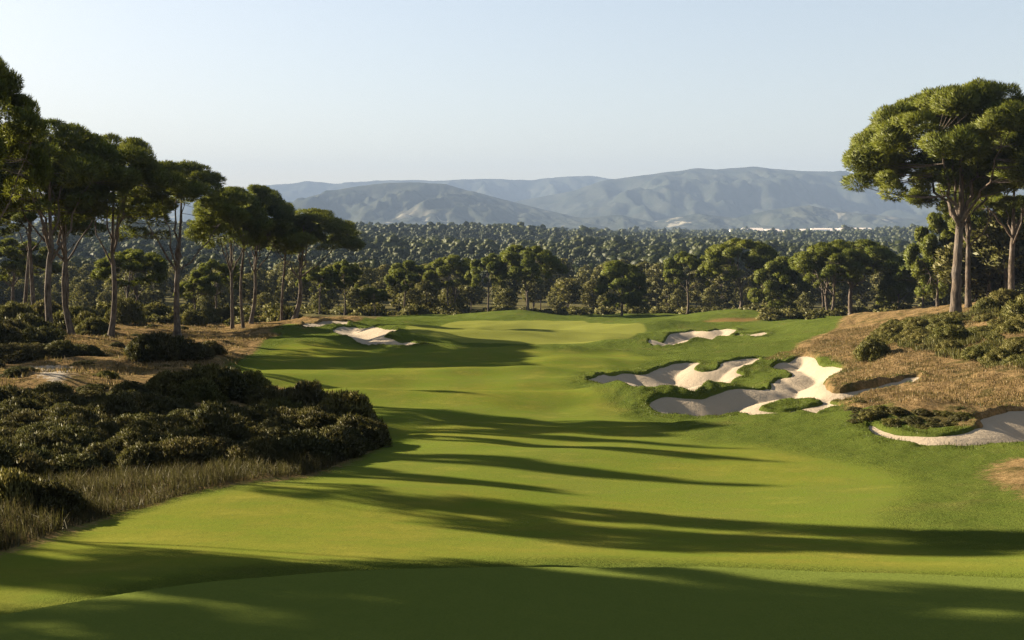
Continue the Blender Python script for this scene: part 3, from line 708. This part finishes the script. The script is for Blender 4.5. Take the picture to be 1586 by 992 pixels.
# ------------------------------------------------------------------ shrubs and tall grass
SH = [shrub_mesh(300 + i, 1.0, h, n, t, 0.095, 0.13, 0.9) for i, (h, n, t) in enumerate([(0.95, 44, 420), (0.75, 48, 400), (1.15, 44, 420), (0.85, 40, 440)])]
SO = [m.copy() for m in SH]
for m in SH: m.materials.append(HEATH)
for m in SO: m.materials.append(OLIVE)
def shrub(lib, i, x, Y, R, hs, label, group, cat='shrub'):
    o = bpy.data.objects.new('shrub', lib[i % len(lib)]); COL.objects.link(o)
    o.location = (x, Y, float(ground_z(x, Y)[0]) - 0.08); o.scale = (R, R, R * hs); o.rotation_euler = (0, 0, (i * 2.1) % 6.28)
    return tag(o, label, cat, group)
def scatter(poly_px, dmin, n, r, tries=6000):
    P = np.array([hit(*p) for p in poly_px]); lo, hi = P.min(0), P.max(0); out = []
    X = r.uniform(lo[0], hi[0], tries); Y = r.uniform(lo[1], hi[1], tries); m = sdf(X, Y, P) > 0
    for x, y in zip(X[m], Y[m]):
        if all((x - a) ** 2 + (y - b) ** 2 > dmin ** 2 for a, b in out): out.append((x, y))
        if len(out) >= n: break
    return out
r = np.random.default_rng(55)
HG = 'heather bushes of the dark heath on the left'
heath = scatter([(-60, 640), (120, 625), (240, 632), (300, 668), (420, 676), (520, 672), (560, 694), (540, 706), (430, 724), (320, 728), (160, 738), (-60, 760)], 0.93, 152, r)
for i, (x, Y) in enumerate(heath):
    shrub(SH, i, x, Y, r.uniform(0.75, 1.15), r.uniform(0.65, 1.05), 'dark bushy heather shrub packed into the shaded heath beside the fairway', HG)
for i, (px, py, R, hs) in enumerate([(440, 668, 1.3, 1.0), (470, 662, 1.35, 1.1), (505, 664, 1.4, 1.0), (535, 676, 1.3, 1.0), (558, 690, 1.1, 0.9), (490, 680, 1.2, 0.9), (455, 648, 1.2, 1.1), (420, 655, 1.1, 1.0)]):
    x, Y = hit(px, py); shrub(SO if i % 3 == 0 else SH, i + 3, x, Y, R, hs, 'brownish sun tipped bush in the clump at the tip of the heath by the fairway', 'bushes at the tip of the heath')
for i, (px, py, R, hs) in enumerate([(262, 622, 1.2, 1.0), (290, 620, 1.35, 1.1), (322, 618, 1.3, 1.0), (352, 616, 1.3, 1.1), (385, 618, 1.2, 1.0), (408, 628, 1.0, 0.9), (306, 630, 1.1, 0.8)]):
    x, Y = hit(px, py); shrub(SH if i % 2 else SO, i, x, Y, R, hs, 'bush of the sunlit clump at the back of the heath, below the sandy ground', 'bushes of the sunlit clump at the back of the heath')
for i, (px, py, R, hs) in enumerate([(228, 560, 1.4, 1.1), (245, 558, 1.6, 1.2), (272, 556, 1.4, 0.9), (300, 556, 1.3, 0.8), (322, 553, 1.2, 0.7)]):
    x, Y = hit(px, py); shrub(SH, i, x, Y, R, hs, 'grey green bush of the clump on bare ground in front of the lone pine', 'bushes in front of the lone pine')
for i, (px, py, R, hs) in enumerate([(15, 540, 2.2, 1.0), (40, 532, 2.6, 1.1), (62, 546, 2.0, 0.8), (10, 560, 1.8, 0.7), (90, 556, 1.6, 0.7), (45, 560, 1.8, 0.7), (125, 553, 1.4, 0.5), (-15, 548, 2.3, 1.0)]):
    x, Y = hit(px, py); shrub(SH, i, x, Y, R, hs, 'big dark bush of the thicket under the pines at the left edge', 'bushes of the thicket at the left edge')
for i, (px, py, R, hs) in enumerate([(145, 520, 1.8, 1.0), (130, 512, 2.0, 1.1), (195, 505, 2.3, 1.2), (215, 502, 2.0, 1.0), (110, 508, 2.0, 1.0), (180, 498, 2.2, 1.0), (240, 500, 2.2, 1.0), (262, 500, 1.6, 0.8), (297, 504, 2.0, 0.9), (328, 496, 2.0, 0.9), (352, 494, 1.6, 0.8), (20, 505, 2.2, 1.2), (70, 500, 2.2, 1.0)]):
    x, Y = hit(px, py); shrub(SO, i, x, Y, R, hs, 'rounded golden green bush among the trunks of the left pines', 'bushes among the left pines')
# bottom left corner
for i, (px, py, R, hs, lab) in enumerate([(70, 806, 0.75, 0.95, 'round dark bush beside the dry grass in the lower left corner'), (12, 806, 0.72, 1.45, 'small sunlit bush at the left edge in the lower left corner'), (30, 775, 0.6, 0.8, 'low dark bush behind the round one in the lower left corner')]):
    x, Y = hit(px, py); shrub(SO if i == 1 else SH, i, x, Y, R, hs, lab, None)
plateau = scatter([(-60, 600), (-60, 520), (150, 512), (300, 510), (360, 520), (330, 560), (250, 596), (120, 612)], 2.6, 26, r)
for i, (x, Y) in enumerate(plateau):
    shrub(SO if i % 4 == 0 else SH, i, x, Y, r.uniform(0.35, 0.8), r.uniform(0.5, 0.8), 'small low tuft of heather on the bare brown ground left of the fairway', 'small heather tufts on the bare ground')
# right hillside
hill = scatter([(1362, 532), (1385, 505), (1440, 494), (1480, 492), (1540, 500), (1640, 500), (1640, 570), (1586, 572), (1520, 566), (1470, 548), (1400, 545)], 1.42, 72, r)
for i, (x, Y) in enumerate(hill):
    shrub(SO, i, x, Y, r.uniform(0.4, 1.25), r.uniform(0.5, 0.85), 'olive green bush on the sunlit dry slope below the giant umbrella pine', 'bushes on the right hillside')
x, Y = hit(1352, 556); shrub(SO, 2, x, Y, 1.05, 1.0, 'lone dark green bush on the bare dry slope above the sand', None)
for i, (px, py, R) in enumerate([(1556, 478, 1.6), (1600, 492, 1.8), (1530, 486, 1.2)]):
    x, Y = hit(px, py); shrub(SO, i, x, Y, R, 0.9, 'bush near the hilltop right of the two thick trunks', 'bushes on the hilltop')
for i in range(60):
    t = r.random(); px = 1312 + 205 * t + r.uniform(-8, 8); py = 634 + 16 * t + r.uniform(-5, 26)
    x, Y = hit(px, py)
    if min(-bunker_sdf(k, np.array([x]), np.array([Y]))[0] for k in ('main_front', 'right_edge')) < 0.25: continue
    shrub(SH if i % 3 else SO, i, x, Y, r.uniform(0.18, 0.42), r.uniform(0.35, 0.65), 'low dark scrub on the grassy bank above the sand at the right edge', 'scrub on the bank above the right bunker')
# low dark shrubs along the edge of the wood
def undergrowth():
    src = []
    for k in range(4):
        me = shrub_mesh(340 + k, 1.0, 0.8, 16, 75, 0.17, 0.26, 0.8); n = len(me.vertices); v = np.empty(n * 3, np.float32); me.vertices.foreach_get('co', v)
        nn = np.empty(n * 3, np.float32); me.attributes['custom_normal'].data.foreach_get('vector', nn); t = np.empty(n, np.float32); me.attributes['tint'].data.foreach_get('value', t)
        q = np.empty(len(me.polygons) * 4, np.int32); me.loops.foreach_get('vertex_index', q); src.append((v.reshape(-1, 3), nn.reshape(-1, 3), t, q.reshape(-1, 4))); bpy.data.meshes.remove(me)
    VV, NN, TT, QQ, off = [], [], [], [], 0
    for i in range(190):
        if i < 46: px, Y, R = r.uniform(-60, 440), r.uniform(116, 150), r.uniform(1.4, 2.8)
        elif i < 80: px, Y, R = r.uniform(1150, 1400), r.uniform(118, 142), r.uniform(1.0, 2.0)
        else: px, Y, R = r.uniform(430, 1400), r.uniform(150, 166), r.uniform(1.3, 2.8)
        x = (px - CX) * Y / F; v, nn, t, q = src[i % 4]; a = r.uniform(0, 6.28); c, s_ = math.cos(a), math.sin(a); M = np.array([[c, -s_, 0], [s_, c, 0], [0, 0, 1]]).T
        VV.append(v @ M * R * np.array([1, 1, r.uniform(0.55, 0.95)]) + np.array([x, Y, float(ground_z(x, Y)[0]) - 0.1])); NN.append(nn @ M); TT.append(np.clip(t + r.uniform(-0.3, 0.3), 0, 1)); QQ.append(q + off); off += len(v)
    return make_mesh('undergrowth', np.concatenate(VV), np.concatenate(QQ), {'tint': np.concatenate(TT)}, np.concatenate(NN))
tag(put('undergrowth', undergrowth(), NEEDLEW), 'low bushy undergrowth along the edge of the wood and behind the left pines', 'undergrowth', kind='stuff')

def blades(name, x, Y, h, w, mat, label, lean=0.45, seed=1, normal_up=0.7, cat='grass'):
    r = np.random.default_rng(seed); N = len(x); z = ground_z(x, Y) - 0.02
    b = np.stack([x, Y, z], -1); h = h * (1 + 0.9 * fbm(x / 0.45, Y / 0.45, seed + 40, 2)); az = r.uniform(0, 2 * PI, N); hh = (h * r.uniform(0.35, 1.35, N))[:, None]
    d = np.stack([np.cos(az), np.sin(az), np.zeros(N)], -1); s = np.stack([-np.sin(az), np.cos(az), np.zeros(N)], -1) * w
    ln = (lean * r.uniform(0.1, 1.2, N))[:, None]; up = np.array([0, 0, 1.0])
    m = b + up * hh * 0.55 + d * hh * ln * 0.3; t = b + up * hh * (1 - 0.25 * ln) + d * hh * ln
    V = np.stack([b - s, b + s, m + s * 0.7, t, m - s * 0.7], 1).reshape(-1, 3)
    i = np.arange(N)[:, None] * 5
    n = norm(np.repeat(up[None] * normal_up + r.normal(size=(N, 3)) * 0.45, 5, 0))
    T = np.repeat(np.clip(r.random(N) * 0.8 + 0.25 * fbm(x / 1.5, Y / 1.5, seed), 0, 1), 5)
    return tag(put(name, make_mesh(name, V, [i + np.array([[0, 1, 2, 4]]), i + np.array([[4, 2, 3]])], {'tint': T}, n), mat), label, cat, kind='stuff')
def pts(poly_px, n, r, clump=0.0, thr=-1):
    P = np.array([hit(*p) for p in poly_px]); lo, hi = P.min(0), P.max(0)
    X = r.uniform(lo[0], hi[0], n * 5); Y = r.uniform(lo[1], hi[1], n * 5); m = sdf(X, Y, P) > 0; X, Y = X[m], Y[m]
    if thr > -1: m = fbm(X / clump, Y / clump, 61, 2) > thr; X, Y = X[m], Y[m]
    return X[:n], Y[:n]
X, Y = pts([(-60, 862), (0, 856), (110, 821), (200, 791), (330, 757), (450, 741), (540, 715), (582, 691), (500, 704), (420, 716), (300, 718), (150, 728), (-60, 745)], 42000, r)
blades('tall_grass', X, Y, 0.31, 0.0045, STRAW, 'straggly grey brown tall grass fringing the heath along the fairway', lean=0.75, seed=3, normal_up=0.5)
X, Y = pts([(1180, 560), (1300, 512), (1380, 500), (1586, 470), (1700, 470), (1700, 660), (1540, 640), (1400, 636), (1290, 612), (1310, 575), (1260, 552)], 150000, r, 1.2, -0.35)
m = np.ones(len(X), bool)
for k in ('main_front', 'right_edge', 'main_back'): m &= bunker_sdf(k, X, Y) < -0.15
blades('dry_grass', X[m], Y[m], 0.13, 0.009, DRYG, 'tawny dry grass covering the right hillside', seed=4)
X, Y = pts([(1362, 535), (1385, 503), (1440, 490), (1586, 480), (1700, 480), (1700, 575), (1586, 578), (1520, 574), (1470, 556), (1400, 552)], 70000, r, 1.6, 0.0)
blades('scrub_grass', X, Y, 0.30, 0.010, OLIVE, 'olive green scrub grass between the bushes of the right hillside', seed=9)
X, Y = pts([(-60, 640), (-60, 500), (150, 500), (420, 498), (440, 512), (400, 540), (345, 580), (260, 600), (120, 618)], 45000, r, 2.0, 0.0)
blades('dry_grass', X, Y, 0.20, 0.016, DRYG, 'brown dry grass on the bare ground under the left pines', seed=5)

def lip_pts(n, r):
    ox, oy = [], []
    for k, P in BW.items():
        per = np.linalg.norm(P - np.roll(P, 1, 0), axis=1).sum(); q = int(n * per)
        ix = r.integers(0, len(P), q); t = r.random(q)[:, None]; a = P[ix] * (1 - t) + np.roll(P, -1, 0)[ix] * t + r.normal(size=(q, 2)) * 0.35
        d = bunker_sdf(k, a[:, 0], a[:, 1]); m = (d < 0.04) & (d > -0.9); ox.append(a[m, 0]); oy.append(a[m, 1])
    a = np.concatenate([ISL[r.integers(0, len(ISL), 900)] * 1.0]); t = r.random((900, 1)); cen = ISL.mean(0); a = cen + (a - cen) * np.sqrt(t)
    return np.concatenate(ox + [a[:, 0]]), np.concatenate(oy + [a[:, 1]])
X, Y = lip_pts(190, r)
blades('rough_grass', X, Y, 0.095, 0.007, GREENG, 'shaggy grass hanging over the lips of the sand bunkers', lean=0.9, seed=8)

# ------------------------------------------------------------------ mountains, plain, far buildings
def mountain_material():
    m = NT('mountain')
    n = m.noise(0.012, 6, 0.65); n2 = m.noise(0.0022, 4, 0.6); n3 = m.noise(0.05, 4, 0.7)
    col = m.mix(m.range(n, 0.35, 0.65), (0.022, 0.027, 0.020), (0.040, 0.042, 0.030))
    col = m.mix(m.range(n2, 0.62, 0.72, 0, 0.6), col, (0.17, 0.15, 0.11))
    z = m.n('ShaderNodeSeparateXYZ', {'Vector': m.pos()}).outputs[2]
    pale = m.math('MULTIPLY', m.range(m.noise(0.0045, 4, 0.6), 0.63, 0.68), m.range(z, 75, 20))
    col = m.mix(pale, col, m.mix(n3, (0.24, 0.21, 0.16), (0.16, 0.15, 0.10)))
    return m.surf(col, 1.0, m.bump(m.math('ADD', n, n3), 0.4, 8.0), 0.0)
MM = mountain_material()
def mountain(crest, Yc, w, label, seed, spur=0.6):
    c = np.array(crest, float); X0, X1 = (c[0, 0] - CX) * Yc / F, (c[-1, 0] - CX) * Yc / F
    gx = np.linspace(X0, X1, 420); gy = np.linspace(Yc - w, Yc + w * 0.8, 120)
    X, Y = np.meshgrid(gx, gy, indexing='ij')
    px = CX + F * X / Yc
    zc = -(np.interp(px, c[:, 0], c[:, 1]) - HY) * Yc / F
    foot = -47.0
    ta = (Y - Yc) / np.where(Y < Yc, w, w * 0.8)
    # bent crest line so ridges do not run parallel to the view
    wob = 0.28 * fbm(X / (w * 0.9), Y * 0 + seed, seed, 3)
    t = np.clip(np.abs(ta) , 0, 1)
    prof = (1 - t) ** 1.25
    rid = 1 - 2.2 * np.abs(fbm(X / (w * 0.30) + 0.5 * ta, Y / (w * 0.75) + wob, seed + 9, 5))
    mid = prof * (1 - prof) * 4
    h = (zc - foot) * (prof + spur * mid * (rid - 0.55) * 0.8) + mid * 0.13 * (zc - foot) * fbm(X / (w * 0.08), Y / (w * 0.08), seed + 30, 3)
    h = np.maximum(h, 0) + (zc - foot) * 0.02 * fbm(X / (w * 0.06), Y / (w * 0.06), seed + 3, 3) * (1 - t)
    fadeX = sstep(0, 0.06, (X - X0) / (X1 - X0)) * sstep(0, 0.06, (X1 - X) / (X1 - X0))
    Z = ZC + foot + h * fadeX - 4 * (t > 0.995)
    ii = np.arange(X.size).reshape(X.shape)
    q = np.stack([ii[:-1, :-1], ii[1:, :-1], ii[1:, 1:], ii[:-1, 1:]], -1).reshape(-1, 4)
    tag(put('mountain', make_mesh('mountain', np.stack([X, Y, Z], -1).reshape(-1, 3), q), MM), label, 'mountain', 'mountain ranges on the horizon', kind='structure')
mountain([(250, 352), (330, 350), (400, 330), (440, 318), (480, 305), (520, 294), (560, 287), (600, 283), (650, 283), (690, 286), (740, 299), (790, 312), (830, 322), (900, 338), (960, 350), (1100, 352)], 3600, 820, 'rounded blue grey mountain left of centre', 1)
mountain([(560, 352), (650, 340), (740, 325), (800, 312), (850, 303), (890, 295), (930, 280), (980, 273), (1030, 268), (1085, 261), (1120, 262), (1160, 258), (1190, 261), (1240, 266), (1300, 266), (1330, 271), (1380, 278), (1430, 288), (1500, 296), (1600, 290), (1750, 280), (1950, 320)], 4800, 1250, 'long high blue grey mountain filling the right of the horizon', 2)
mountain([(-250, 330), (0, 310), (200, 300), (350, 296), (410, 288), (450, 284), (480, 281), (520, 285), (545, 283), (580, 280), (640, 279), (680, 280), (720, 278), (760, 277), (820, 279), (870, 274), (910, 272), (940, 276), (1000, 285), (1150, 310), (1300, 340)], 6300, 1100, 'palest and farthest mountain ridge behind the others', 3)
mountain([(700, 352), (780, 350), (840, 336), (900, 338), (960, 333), (1010, 344), (1080, 331), (1140, 338), (1190, 326), (1250, 318), (1300, 327), (1380, 336), (1430, 341), (1600, 335), (1800, 352)], 3350, 380, 'low wooded foothills in front of the high mountain', 4)

WHITE = NT('pale_wall').surf((0.72, 0.68, 0.60), 0.8)
ROOF = NT('pale_roof').surf((0.50, 0.42, 0.34), 0.8)
def building(px, Y, L, W, H, rot):
    e = empty('warehouse'); x = (px - CX) * Y / F; e.location = (x, Y, float(ground_z(x, Y)[0])); e.rotation_euler = (0, 0, rot)
    l, w = L / 2, W / 2
    V = [(-l, -w, -1), (l, -w, -1), (l, w, -1), (-l, w, -1), (-l, -w, H), (l, -w, H), (l, w, H), (-l, w, H), (-l, 0, H * 1.35), (l, 0, H * 1.35)]
    put('wall', make_mesh('wall', np.array(V), [np.array([[0, 1, 5, 4], [2, 3, 7, 6]]), np.array([[1, 2, 6, 9, 5], [3, 0, 4, 8, 7]])]), WHITE, e)
    o = 0.6
    R_ = [(-l - o, -w - o, H + 0.05), (l + o, -w - o, H + 0.05), (l + o, 0, H * 1.35 + 0.3), (-l - o, 0, H * 1.35 + 0.3), (l + o, w + o, H + 0.05), (-l - o, w + o, H + 0.05)]
    put('roof', make_mesh('roof', np.array(R_), np.array([[0, 1, 2, 3], [3, 2, 4, 5]])), ROOF, e)
    tag(e, 'tiny pale building on the far plain below the mountain', 'building', 'pale buildings on the far plain')
r = np.random.default_rng(8)
for i in range(34):
    px = r.uniform(1140, 1196) if i < 9 else r.uniform(1215, 1340)
    building(px, r.uniform(2450, 2720), r.uniform(18, 60), r.uniform(12, 22), r.uniform(4, 8), r.uniform(-0.3, 0.3))

# ------------------------------------------------------------------ air, sky, sun, camera
hz = NT('haze_air')
pv = hz.n('ShaderNodeVolumePrincipled', {'Color': (0.212, 0.285, 0.415), 'Density': 1.6e-4, 'Anisotropy': 0.0})
hz.t.links.new(pv.outputs[0], hz.out.inputs['Volume'])
x0, x1, y0, y1, z0, z1 = -6000, 6000, -200, 7500, -40, 420
V = np.array([(x, y, z) for z in (z0, z1) for y in (y0, y1) for x in (x0, x1)])
Q = np.array([[0, 2, 3, 1], [4, 5, 7, 6], [0, 1, 5, 4], [2, 6, 7, 3], [0, 4, 6, 2], [1, 3, 7, 5]])
tag(put('haze', make_mesh('haze', V, Q), hz.m), 'thin blue morning haze over the valley', 'haze', kind='stuff')

W = bpy.data.worlds.new('World'); SC.world = W; W.use_nodes = True
nt = W.node_tree; bg = nt.nodes['Background']; sky = nt.nodes.new('ShaderNodeTexSky')
sky.sky_type = 'NISHITA'; sky.sun_disc = False; sky.sun_elevation = SUN_EL; sky.air_density = 1.2; sky.dust_density = 1.0; sky.ozone_density = 2.0; sky.altitude = 200
to_sun = np.array([-math.cos(SUN_AZ) * math.cos(SUN_EL), math.sin(SUN_AZ) * math.cos(SUN_EL), math.sin(SUN_EL)])
sky.sun_rotation = math.atan2(to_sun[0], to_sun[1])
gm = nt.nodes.new('ShaderNodeGamma'); gm.inputs['Gamma'].default_value = 0.58      # softens the glare round the low sun
nt.links.new(sky.outputs[0], gm.inputs['Color']); warm = nt.nodes.new('ShaderNodeVectorMath'); warm.operation = 'MULTIPLY'; warm.inputs[1].default_value = (1.07, 1.0, 0.975)
nt.links.new(gm.outputs[0], warm.inputs[0]); nt.links.new(warm.outputs[0], bg.inputs['Color']); bg.inputs['Strength'].default_value = 0.065
from mathutils import Vector
L = bpy.data.lights.new('sun', 'SUN'); L.energy = 5.0; L.angle = math.radians(0.5); L.color = (1.0, 0.86, 0.66)
so = bpy.data.objects.new('sun', L); COL.objects.link(so); so.rotation_euler = Vector(to_sun).to_track_quat('Z', 'Y').to_euler(); so.location = (-40, 20, 80)

cam = bpy.data.cameras.new('camera'); co = bpy.data.objects.new('camera', cam); COL.objects.link(co); SC.camera = co
co.location = (0, 0, ZC); co.rotation_euler = (PI / 2, 0, 0)
cam.sensor_fit = 'HORIZONTAL'; cam.sensor_width = 36; cam.lens = F / 1586 * 36
cam.shift_y = -(496 - HY) / 1586; cam.clip_start = 0.5; cam.clip_end = 40000
vs = SC.view_settings; vs.view_transform = 'Standard'; vs.look = 'None'; vs.gamma = 1; vs.use_curve_mapping = False; vs.exposure = 2.5
SC.render.film_transparent = False
SC.cycles.use_denoising = True; SC.cycles.denoising_prefilter = 'NONE'
SC.cycles.max_bounces = 6; SC.cycles.diffuse_bounces = 3; SC.cycles.transmission_bounces = 3; SC.cycles.volume_bounces = 1
